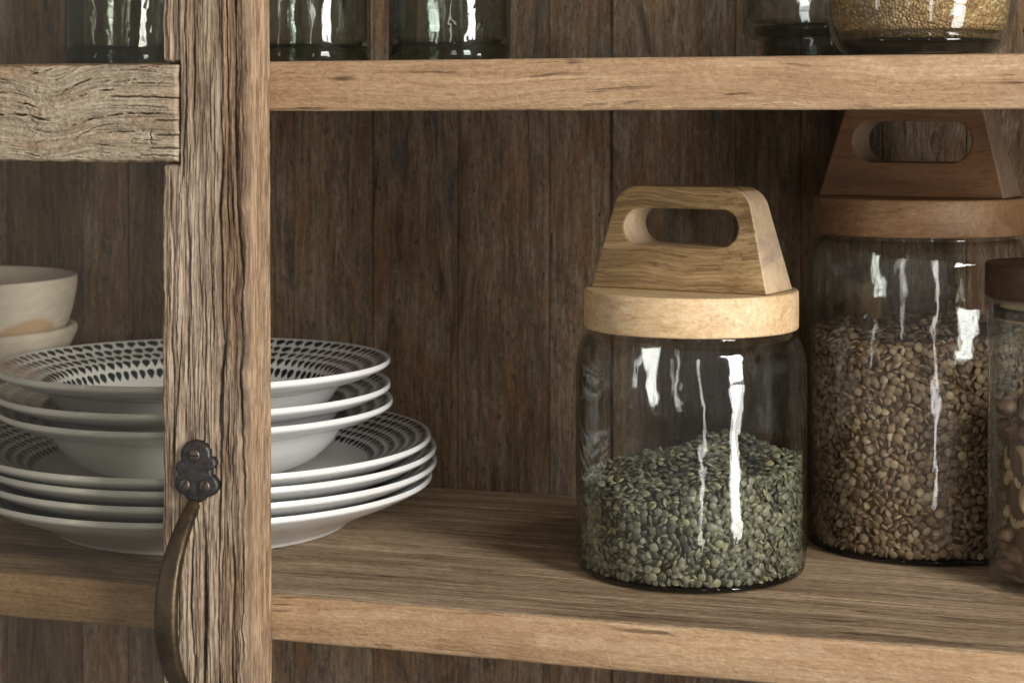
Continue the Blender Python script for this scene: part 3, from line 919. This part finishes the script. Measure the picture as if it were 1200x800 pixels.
def jar_body(r, neck_r, z_sh, z_nk, z_top, base_r, w=.0022, floor=.0030, seed=0):
    o = smooth_prof([(base_r - .006, .0), (base_r, .0006), (r - .0008, .0050), (r, .012)], 5)
    o += [(r, .03 + (z_sh - .03) * k / 6) for k in range(7)]
    for k in range(1, 13):
        a = math.pi / 2 * k / 12
        o.append((neck_r + (r - neck_r) * math.cos(a) ** .8, z_sh + (z_nk - z_sh) * math.sin(a)))
    o += [(neck_r + .0012, z_nk + .0015), (neck_r + .0012, z_nk + .0030), (neck_r, z_top)]
    i = [(neck_r - w, z_top), (neck_r - w, z_nk)]
    for k in range(11, -1, -1):
        a = math.pi / 2 * k / 12
        i.append((neck_r - w + (r - neck_r) * math.cos(a) ** .8, z_sh - w * .3 + (z_nk - z_sh) * math.sin(a)))
    i += [(r - w, .012), (r - w - .0006, .0055), (base_r - .004, floor), (0, floor)]
    prof = [(0, .0)] + o + i
    ph = rng.uniform(0, 6, 6)
    def wob(a, z, rr):
        return .0016 * (math.sin(3 * a + ph[0] + z * 30) * .4 + math.sin(7 * a + ph[1] - z * 25) * .3 + math.sin(13 * a + ph[2] + z * 60) * .2)
    return lathe('glass_jar', prof, 160, wob=wob)

def ico():
    bm = bmesh.new(); bmesh.ops.create_icosphere(bm, subdivisions=2, radius=1)
    V = np.array([v.co[:] for v in bm.verts]); Fc = np.array([[v.index for v in f.verts] for f in bm.faces]); bm.free()
    return V, Fc
IV, IF = ico()

def rand_rot():
    q = rng.normal(size=4); q /= np.linalg.norm(q); w, x, y, z = q
    return np.array([[1-2*(y*y+z*z), 2*(x*y-z*w), 2*(x*z+y*w)], [2*(x*y+z*w), 1-2*(x*x+z*z), 2*(y*z-x*w)], [2*(x*z-y*w), 2*(y*z+x*w), 1-2*(x*x+y*y)]])

def lentil_fill(name, rin, z0, top, rad, thick, mat, label, cat, loc):
    """A settled filling: lentils against the glass, a second layer behind, lentils over the top, on a packed core."""
    Vs, Fs, at = [], [], []
    cnt = 0
    def put(c, S, Rm, a):
        nonlocal cnt
        Vs.append((IV * S) @ Rm.T + c); Fs.append(IF + cnt); at.append(np.full(len(IV), a)); cnt += len(IV)
    def thin(pts, dmin):
        cell = {}; keep = []
        for p in pts:
            k = tuple((p // dmin).astype(int)); ok = True
            for dx in (-1, 0, 1):
                for dy in (-1, 0, 1):
                    for q in cell.get((k[0] + dx, k[1] + dy), ()):
                        if (p[0]-q[0])**2 + (p[1]-q[1])**2 < dmin * dmin: ok = False; break
                    if not ok: break
                if not ok: break
            if ok: cell.setdefault(k, []).append(p); keep.append(p)
        return keep
    for layer in (0, 1):
        L = 2 * math.pi * rin
        zmx = max(top(a, rin) for a in np.linspace(0, 6.28, 60))
        cand = np.stack([rng.uniform(0, L, 36000), rng.uniform(z0, zmx, 36000)], -1)
        for s, z in thin(cand, rad * (1.24 if layer == 0 else 1.35)):
            a = s / rin
            if z > top(a, rin) - thick * .3: continue
            sz = rng.uniform(.86, 1.14); S = np.array([rad * sz, rad * sz * rng.uniform(.93, 1.0), thick * sz])
            Rm = rand_rot()
            if rng.random() < .42:                      # many lie more or less flat on the glass
                n_ = np.array([math.cos(a), math.sin(a), 0]) + rng.normal(0, .38, 3); n_ /= np.linalg.norm(n_)
                t1 = np.cross(n_, [.3, .1, 1]); t1 /= np.linalg.norm(t1); t2 = np.cross(n_, t1)
                Rm = np.stack([t1, t2, n_], 1)
            d = np.array([math.cos(a), math.sin(a), 0])
            ext = np.linalg.norm((Rm.T @ d) * S)
            ez = np.linalg.norm((Rm.T @ np.array([0, 0, 1])) * S)
            r = rin - ext - layer * thick * 1.9 - rng.uniform(0, .0005)
            put(np.array([r * d[0], r * d[1], max(z, z0 + ez)]), S, Rm, rng.random())
    cand = rng.uniform(-rin, rin, (16000, 2)); cand = cand[np.hypot(cand[:, 0], cand[:, 1]) < rin - rad * .9]
    for ly in (0, 1):
        for x, y in thin(cand[ly * 4000:], rad * 1.3):
            r = math.hypot(x, y); a = math.atan2(y, x)
            sz = rng.uniform(.86, 1.14); S = np.array([rad * sz, rad * sz, thick * sz])
            n_ = np.array([0, 0, 1.0]) + rng.normal(0, .42, 3); n_ /= np.linalg.norm(n_)
            t1 = np.cross(n_, [1, .2, .1]); t1 /= np.linalg.norm(t1); t2 = np.cross(n_, t1)
            put(np.array([x, y, top(a, r) - ly * thick * 1.6 + rng.uniform(-.0008, .0008)]), S, np.stack([t1, t2, n_], 1), rng.random())
    # packed core
    seg, rings = 64, 10
    cv, cf = [], []
    rc = rin - thick * 3.6
    for k in range(seg):
        a = 2 * math.pi * k / seg; cv.append((rc * math.cos(a), rc * math.sin(a), z0 + .001))
    for i in range(rings, 0, -1):
        for k in range(seg):
            a = 2 * math.pi * k / seg; r = rc * i / rings
            cv.append((r * math.cos(a), r * math.sin(a), top(a, r) - thick * 2.6))
    cv.append((0, 0, top(0, 0) - thick * 2.6))
    for i in range(rings):
        for k in range(seg):
            k2 = (k + 1) % seg; cf.append((i * seg + k, i * seg + k2, (i + 1) * seg + k2, (i + 1) * seg + k))
    for k in range(seg): cf.append((rings * seg + k, rings * seg + (k + 1) % seg, rings * seg + seg))
    cf.append(tuple(range(seg))[::-1])
    V = np.concatenate(Vs + [np.array(cv)])
    F_ = [tuple(f) for f in np.concatenate(Fs)] + [tuple(cnt + i for i in f) for f in cf]
    me = mesh(name, V, F_)
    fattr(me, 'seed', np.concatenate(at + [np.full(len(cv), .15)]))
    o = obj(name, me, mat, None, loc)
    return tag(o, label, cat, None, 'stuff')

# --- jar of green lentils
dj = 1.1288
x, y = pt(809.5, dj)
j1 = thing('storage_jar', 'clear wavy glass jar half full of green lentils, pale round lid with golden slotted grip', 'jar', (x, y, 0), 0, 'lidded lentil jars')
obj('glass_body', jar_body(.0713, .0595, .121, .1462, .152, .0680), M['glass'], j1)
obj('glass_base', lathe('glass_base', [(0, .0004), (.0655, .0005), (.0685, .0011), (.0700, .0030), (.0694, .0033), (0, .0031)], 128), M['grey_base'], j1)
lid_prof = [(0, .1484), (.0640, .1484), (.0650, .14845), (.0657, .1487), (.0661, .1492), (.0663, .1502), (.0664, .160), (.0663, .1705), (.0661, .1715), (.0657, .1720), (.0650, .17225), (.0640, .1723), (0, .1723)]
lid = obj('lid', lathe('lid', lid_prof, 128), M['lid'], j1, rot=(0, 0, R(-13)))
lid.data.polygons.foreach_set('use_smooth', [True] * len(lid.data.polygons)); bevel(lid, .0003, 1, 80)
hd = obj('grip', handle_mesh(.1180, .0860, .0425, .0265, .0635, .0765, .0228, .0385, .0155), [M['handle'], M['sap']], lid, (0, 0, .1724))
bevel(hd, .0012, 3, 35)
def top1(a, r):
    return .0615 + .0088 * math.cos(a - .5) * (r / .066) + .0085 * math.exp(-((r / .030) ** 2)) + .0028 * math.sin(r * 150 + 3 * a) + .0032 * math.sin(5 * a + 1) * r / .066
lentil_fill('green_lentils', .0688, .0034, top1, .00275, .00104, M['green_lentil'], 'dull green lentils half filling the pale lidded glass jar', 'lentils', (x, y, 0))

# --- taller jar of brown lentils behind
dj2 = 1.196
x, y = pt(1077, dj2)
j2 = thing('storage_jar', 'tall glass jar of brown lentils at the back, brown lid touching the shelf above', 'jar', (x, y, 0), 0, 'lidded lentil jars')
obj('glass_body', jar_body(.0731, .0615, .176, .2005, .206, .0698), M['glass'], j2)
obj('glass_base', lathe('glass_base', [(0, .0004), (.0672, .0005), (.0702, .0011), (.0718, .0030), (.0712, .0033), (0, .0031)], 128), M['grey_base'], j2)
zb, zt = .2030, .2268
lp = [(0, zb), (.0658, zb), (.0668, zb + .00005), (.0675, zb + .0003), (.0679, zb + .0008), (.0681, zb + .0018), (.0682, zb + .012), (.0681, zt - .0018), (.0679, zt - .0008), (.0675, zt - .0003), (.0668, zt - .00005), (.0658, zt), (0, zt)]
lid2 = obj('lid', lathe('lid', lp, 128), M['brown_lid'], j2, rot=(0, 0, R(-13.3)))
bevel(lid2, .0003, 1, 80)
hd2 = obj('grip', handle_mesh(.1235, .0875, .0430, .0250, .0655, .0790, .0268, .0358, .012), [M['brown_handle'], M['brown_sap']], lid2, (0, 0, zt + .0001))
bevel(hd2, .0012, 3, 35)
def top2(a, r):
    return .1385 + .010 * math.exp(-((r / .04) ** 2)) + .0035 * math.sin(a + .8) * r / .07 + .0018 * math.sin(r * 140 + 2 * a)
lentil_fill('brown_lentils', .0706, .0034, top2, .00308, .00116, M['brown_lentil'], 'brown lentils filling the tall jar with the dark lid', 'lentils', (x, y, 0))

# --- narrow jar of nuts at the right edge
dj3 = 1.083
x, y = pt(1249, dj3)
j3 = thing('nut_jar', 'slim clear jar of cashews with a dark wooden stopper, cut by the right edge', 'jar', (x, y, 0))
r3 = .0452
prof = [(0, 0), (r3 - .006, 0), (r3 - .002, .0012), (r3, .006)] + [(r3, .006 + .160 * k / 8) for k in range(1, 9)] + [(r3 + .0004, .1690), (r3, .1708), (r3 - .0015, .1712), (r3 - .0028, .1705)]
prof += [(r3 - .0026, .160 - .150 * k / 6) for k in range(7)] + [(r3 - .006, .0065), (0, .0065)]
obj('glass_body', lathe('glass_body', prof, 128), M['glass_plain'], j3)
st = obj('stopper', lathe('stopper', [(0, .1716), (.0455, .1716), (.0465, .1722), (.0468, .1735), (.0468, .1895), (.0465, .1910), (.0455, .1917), (0, .1917)], 96), M['dark_lid'], j3)
pl = obj('plug', lathe('plug', [(0, .1570), (.0375, .1570), (.0382, .1578), (.0382, .1714), (0, .1714)], 80), M['sap'], st)
t = NT('seal rubber'); M['seal'] = t.principled(Base_Color=(.06, .045, .035), Roughness=.5)
obj('seal', lathe('seal', [(.0383, .1590), (.0415, .1592), (.0420, .1605), (.0420, .1640), (.0415, .1650), (.0383, .1652)], 80, closed=True), M['seal'], st)

def cashew_mesh():
    V, Fc = [], []; N, n = 14, 12
    for i in range(N + 1):
        s = i / N; a = math.pi * (.12 + .76 * s) * 1.25 - .35
        R0 = .0078; rr = .0053 * (math.sin(math.pi * min(max(s * .94 + .03, 0), 1)) ** .45) * (1 - .25 * s)
        c = np.array([R0 * math.cos(a), R0 * math.sin(a) * 1.15, 0]); d = np.array([math.cos(a), math.sin(a), 0])
        for k in range(n):
            b = 2 * math.pi * k / n
            V.append(c + d * rr * math.cos(b) + np.array([0, 0, 1]) * rr * .85 * math.sin(b))
    for i in range(N):
        for k in range(n):
            k2 = (k + 1) % n; Fc.append((i * n + k, i * n + k2, (i + 1) * n + k2, (i + 1) * n + k))
    Fc.append(tuple(range(n))[::-1]); Fc.append(tuple(N * n + k for k in range(n)))
    me = mesh('cashew', np.array(V) - np.array([0, .005, 0]), Fc); fix_normals(me); fattr(me, 'seed', rng.random(len(V)) * .15 + .5); return me
def nut_mesh(seed):
    V = IV.copy()
    V = V * np.array([.0062, .0048, .0085]) * (1 + .10 * np.sin(V[:, :1] * 9 + seed) * np.cos(V[:, 2:] * 7)) * (1 - .22 * V[:, 2:])
    me = mesh('brown_nut', V, IF); fattr(me, 'seed', np.clip(.5 + .4 * np.sin(V[:, 0] * 2300 + V[:, 2] * 400), 0, 1)); return me
cme, nme = cashew_mesh(), nut_mesh(1)
placed = []
rng = np.random.default_rng(21)
def place_nuts(zlo, zhi, n, me, nm, mat, lab, cat, grp, rr, a0=150, a1=300):
    k = 0; tries = 0; first = None
    while k < n and tries < 6000:
        tries += 1
        a = rng.uniform(R(a0), R(a1)); rad = (r3 - .0030 - rr) - abs(rng.normal(0, .002))
        z = rng.uniform(zlo, zhi)
        p = np.array([rad * math.cos(a), rad * math.sin(a), z])
        if any(np.linalg.norm(p - q) < (rr + s) * .80 for q, s in placed): continue
        placed.append((p, rr))
        q = first.copy() if first else None
        if q is None:
            q = obj(nm, me, mat); first = q
        else: C.objects.link(q)
        q.location = (x + p[0], y + p[1], z); 
        # lie roughly along the glass
        q.rotation_euler = (R(90) + rng.normal(0, .25), rng.uniform(0, 6.28), a + R(90) + rng.normal(0, .2))
        tag(q, lab, cat, grp); k += 1
place_nuts(.034, .078, 9, cme, 'cashew', M['cashew'], 'pale curved cashew against the glass of the stoppered jar', 'nut', 'cashews in the slim jar', .0098, 180, 275)
place_nuts(.012, .115, 34, nme, 'brown_nut', M['nut'], 'small brown nut among cashews in the stoppered jar', 'nut', 'brown nuts in the slim jar', .0066)
# loose inner filling
ip = [(0, .0070)] + [(r3 - .0125, .0070), (r3 - .0120, .02), (r3 - .0118, .06), (r3 - .0125, .095), (r3 - .020, .112), (.012, .120), (0, .121)]
me = lathe('nut_filling', ip, 64, wob=lambda a, z, r: .09 * math.sin(7 * a + z * 300) * math.sin(5 * a - z * 240))
fattr(me, 'seed', rng.random(len(me.vertices)) * .5)
tag(obj('nut_filling', me, M['nut'], None, (x, y, 0)), 'mixed brown nuts packed in the middle of the stoppered jar', 'nuts', None, 'stuff')

# ------------------------------------------------------------------ plates and bowls
def plate_prof(upper, under):
    """From the lip inwards over the upper face, then the underside from the centre back to the lip."""
    return upper, under
def crockery(name, upper, under, seg=168):
    prof = upper + under
    me = lathe(name, prof, seg, uv=True, wob=lambda a, z, r: .0022 * math.sin(2 * a + 1) + .0009 * math.sin(5 * a))
    return me
up = smooth_prof([(.1567, .0322), (.1562, .0334), (.1545, .0332), (.140, .0282), (.120, .0205), (.112, .0150), (.104, .0105), (.090, .0085), (.045, .0080), (0, .0080)], 5)
un = smooth_prof([(0, .0030), (.088, .0030), (.0925, .0008), (.0950, 0), (.0985, .0006), (.102, .0040), (.117, .0120), (.140, .0215), (.1535, .0283), (.1566, .0305), (.1567, .0322)], 5)
pm = crockery('dinner_plate', up, un)
bm_ = bmesh.new(); bm_.from_mesh(pm); bmesh.ops.recalc_face_normals(bm_, faces=bm_.faces); bm_.to_mesh(pm); bm_.free()
pd = 1.2535
stack = [(.0000, 509, 'lowest'), (.0095, 516, 'second from the bottom'), (.0188, 516, 'third from the bottom'), (.0268, 508, 'topmost')]
pl_lab = ['white dinner plate lying directly on the shelf at the bottom of the stack', 'white dinner plate second from the bottom of the stack',
          'white dinner plate third from the bottom, just under the uppermost plate', 'white dinner plate on top of its stack, dark teardrop rim beneath the bowls']
first = None
for (z, px, _), lab in zip(stack, pl_lab):
    x, y = pt(239 + (px - 509) * .8, pd + rng.uniform(-.001, .001))
    y = min(y, YB - .1600)
    o = first.copy() if first else None
    if o is None: o = first = obj('dinner_plate', pm, M['plate_glaze'])
    else: C.objects.link(o)
    o.location = (x, y, z); o.rotation_euler = (0, 0, rng.uniform(0, 6))
    tag(o, lab, 'plate', 'stacked dinner plates')
up = smooth_prof([(.1340, .0480), (.1336, .0492), (.1320, .0490), (.118, .0430), (.104, .0385), (.0985, .0350), (.090, .0240), (.076, .0125), (.055, .0075), (0, .0065)], 6)
un = smooth_prof([(0, .0025), (.050, .0025), (.0540, .0004), (.0580, .0002), (.0615, .0030), (.080, .0105), (.0925, .0215), (.1000, .0325), (.1035, .0350), (.118, .0385), (.1305, .0440), (.1337, .0462), (.1340, .0480)], 6)
bm2 = crockery('soup_bowl', up, un)
bm_ = bmesh.new(); bm_.from_mesh(bm2); bmesh.ops.recalc_face_normals(bm_, faces=bm_.faces); bm_.to_mesh(bm2); bm_.free()
first = None
for z, px, lab in ((.0350, 3, 'white wide rimmed bowl resting on the plates, lowest of three'), (.0462, 0, 'white wide rimmed bowl in the middle of three'),
                   (.0628, 0, 'white bowl on top of the stack with rings of dark teardrops inside')):
    x, y = pt(229 + px, 1.2515)
    o = first.copy() if first else None
    if o is None: o = first = obj('soup_bowl', bm2, M['bowl_glaze'])
    else: C.objects.link(o)
    o.location = (x, y, z); o.rotation_euler = (R(rng.uniform(-.3, .3)), R(rng.uniform(-.3, .3)), rng.uniform(0, 6))
    tag(o, lab, 'bowl', 'stacked patterned bowls')

# bleached wooden bowls behind
x, y = pt(-64, 1.385)
y = min(y, YB - .108)
rr = .1020
zr = zat(322, 1.385)
up = smooth_prof([(0, .003), (.058, .003), (.074, .006), (.087, .015), (.0955, .031), (.1005, .050), (rr, .0645), (rr - .0008, .0660), (rr - .0028, .0665), (rr - .0055, .0650), (.094, .050), (.088, .032), (.076, .018), (.058, .011), (0, .010)], 5)
o = obj('wooden_bowl', lathe('wooden_bowl', up, 128), M['stone'], None, (x, y, zr - .0665))
tag(o, 'bleached wooden bowl with a tan patch, uppermost behind the plates', 'bowl', 'bleached wooden bowls')
zl = zat(380, 1.385)
dp = smooth_prof([(0, 0), (.050, 0), (.055, .006), (.060, zl * .40), (.076, zl * .66), (.094, zl * .83), (.1010, zl * .94), (rr, zl - .0025), (rr - .001, zl - .0006), (rr - .003, zl), (rr - .0055, zl - .002), (.092, zl * .85), (.070, zl * .66), (.045, zl * .55), (0, zl * .52)], 5)
o = obj('wooden_bowl', lathe('wooden_bowl', dp, 128), M['stone'], None, (x, y, 0), (0, 0, 2))
tag(o, 'deep bleached wooden bowl holding a smaller bowl, mostly hidden by the plates', 'bowl', 'bleached wooden bowls')

# ------------------------------------------------------------------ glassware on the upper shelf
def tumbler(r, h, base, w=.0024, seg=112, ph=0):
    p = [(0, .0012), (r - .006, .0008), (r - .002, 0.0), (r, .003)] + [(r, .003 + (h - .003) * k / 10) for k in range(1, 11)]
    p += [(r - w * .5, h + .001), (r - w, h)] + [(r - w, h - (h - base - .004) * k / 8) for k in range(1, 9)] + [(r - w - .004, base), (0, base + .001)]
    return lathe('glass_tumbler', p, seg, wob=lambda a, z, rr: .006 * (math.sin(4 * a + ph + z * 40) * .4 + math.sin(9 * a - z * 55 + ph) * .25))
first = None
for i, (px, lab) in enumerate(((149, 'green glass tumbler behind the door pane, leftmost of three'), (363, 'green glass tumbler partly hidden by the door frame, middle of three'),
                               (527, 'green glass tumbler standing clear of the door frame'))):
    dpt = dep_at(px, .105)
    x, y = pt(px, dpt)
    rad = 71.5 / F * dpt
    o = obj('glass_tumbler', tumbler(rad, .150, .0135, ph=i * 2), M['green_glass'], None, (x, y, US_T))
    o.rotation_euler = (0, 0, i * 1.9)
    obj('glass_base', lathe('glass_base', [(0, .0012), (rad - .007, .0010), (rad - .0026, .0008), (rad - .0014, .0040), (rad - .0016, .0126), (rad - .006, .0134), (0, .0138)], 96), M['green_base'], o)
    tag(o, lab, 'tumbler', 'green glass tumblers')
# stepped clear canister
dpt = 1.16
x, y = pt(986, dpt); rd = 115 / F * dpt; rf = 93 / F * dpt
zb_ = zat(46, dpt) - US_T
p = [(0, .002), (rf - .004, .001), (rf, .002), (rf, zb_ - .004), (rf + .002, zb_ - .001), (rd - .006, zb_), (rd, zb_ + .004)] + [(rd, zb_ + .004 + .13 * k / 6) for k in range(1, 7)]
p += [(rd - .003, zb_ + .134)] + [(rd - .003, zb_ + .134 - .12 * k / 5) for k in range(1, 6)] + [(rd - .008, zb_ + .010), (0, zb_ + .009)]
o = obj('glass_canister', lathe('glass_canister', p, 112), M['smoke_glass'], None, (x, y, US_T))
tag(o, 'empty clear canister with a narrower stepped foot on the upper shelf', 'canister')
obj('glass_base', lathe('glass_base', [(0, .0015), (rf - .004, .0012), (rf - .0012, .0026), (rf - .0012, zb_ - .002), (rf - .002, zb_ + .001), (rd - .008, zb_ + .0022), (rd - .007, zb_ + .0075), (0, zb_ + .0085)], 96), M['grey_base'], o)
# round jar of golden grain in front of it
dpt = 1.015
x, y = pt(1077, dpt); rg = 108.5 / F * dpt
zc = zat(6, dpt) - US_T
p = smooth_prof([(0, .0015), (rg * .70, .0012), (rg * .80, .0025), (rg * .93, zc * .35), (rg, zc * .9), (rg * .985, zc * 1.35), (rg * .88, zc * 2.1), (rg * .70, zc * 2.7), (rg * .62, zc * 3.1), (rg * .66, zc * 3.6)], 6)
q = smooth_prof([(rg * .66 - .0025, zc * 3.6), (rg * .62 - .0025, zc * 3.1), (rg * .70 - .0025, zc * 2.7), (rg * .88 - .0025, zc * 2.1), (rg * .985 - .0025, zc * 1.35), (rg - .0025, zc * .9), (rg * .92 - .0025, zc * .45), (rg * .76, .0080), (0, .0070)], 6)
jg = obj('round_jar', lathe('round_jar', p + q, 128), M['glass_plain'], None, (x, y, US_T))
tag(jg, 'round bellied glass jar of golden grain on the upper shelf', 'jar')
obj('glass_base', lathe('glass_base', smooth_prof([(0, .0022), (rg * .68, .0019), (rg * .78, .0032), (rg * .86, .0085), (rg * .80, .0092), (rg * .70, .0076), (0, .0066)], 4), 96), M['grey_base'], jg)
gp = smooth_prof([(0, .0085), (rg * .55, .0092), (rg * .74, .0135), (rg * .885, zc * .52), (rg * .950, zc * .95), (rg * .935, zc * 1.35), (rg * .83, zc * 2.0), (rg * .5, zc * 2.15), (0, zc * 2.3)], 6)
g = obj('golden_grain', lathe('golden_grain', gp, 128), M['grain'], None, (x, y, US_T))
tag(g, 'golden grain heaped inside the round bellied jar', 'grain', None, 'stuff')

# ------------------------------------------------------------------ light: tall windows in the room behind the camera
TG = Vector((-.35, .08, .16))
def window(az, dist, w, h, zc, power, col=(1, .97, .93)):
    l = bpy.data.lights.new('window_light', 'AREA'); l.shape = 'RECTANGLE'; l.size = w; l.size_y = h; l.energy = power; l.color = col
    o = bpy.data.objects.new('window_light', l); C.objects.link(o)
    a = R(az)
    o.location = TG + Vector((math.sin(a) * dist, -math.cos(a) * dist, zc))
    d = (TG - o.location).normalized()
    o.rotation_euler = d.to_track_quat('-Z', 'Y').to_euler()
    return o
# the brightest window has three panes, one over the other, the lowest looking out on darker ground
window(57, 2.4, .46, .72, 1.09, 46, (1, .965, .92))
window(57, 2.4, .46, .72, .30, 32, (1, .965, .92))
window(57, 2.4, .46, .72, -.49, 19, (1, .965, .92))
window(27, 2.6, .15, 2.3, .30, 8, (1, .96, .91))
window(-7, 2.6, .15, 1.9, .56, 3.2)
window(-42, 2.6, .16, 1.9, .56, 6.5)

w = bpy.data.worlds.new('World'); bpy.context.scene.world = w; w.use_nodes = True
bg = w.node_tree.nodes['Background']; bg.inputs[0].default_value = (1.0, .965, .92, 1); bg.inputs[1].default_value = .25

sc = bpy.context.scene
sc.view_settings.view_transform = 'Standard'; sc.view_settings.look = 'None'
sc.view_settings.exposure = 0.0; sc.view_settings.gamma = 1
sc.render.engine = 'CYCLES'
sc.cycles.max_bounces = 12; sc.cycles.transparent_max_bounces = 40
sc.cycles.diffuse_bounces = 4; sc.cycles.glossy_bounces = 6
sc.cycles.use_denoising = True
sc.cycles.sample_clamp_indirect = 6
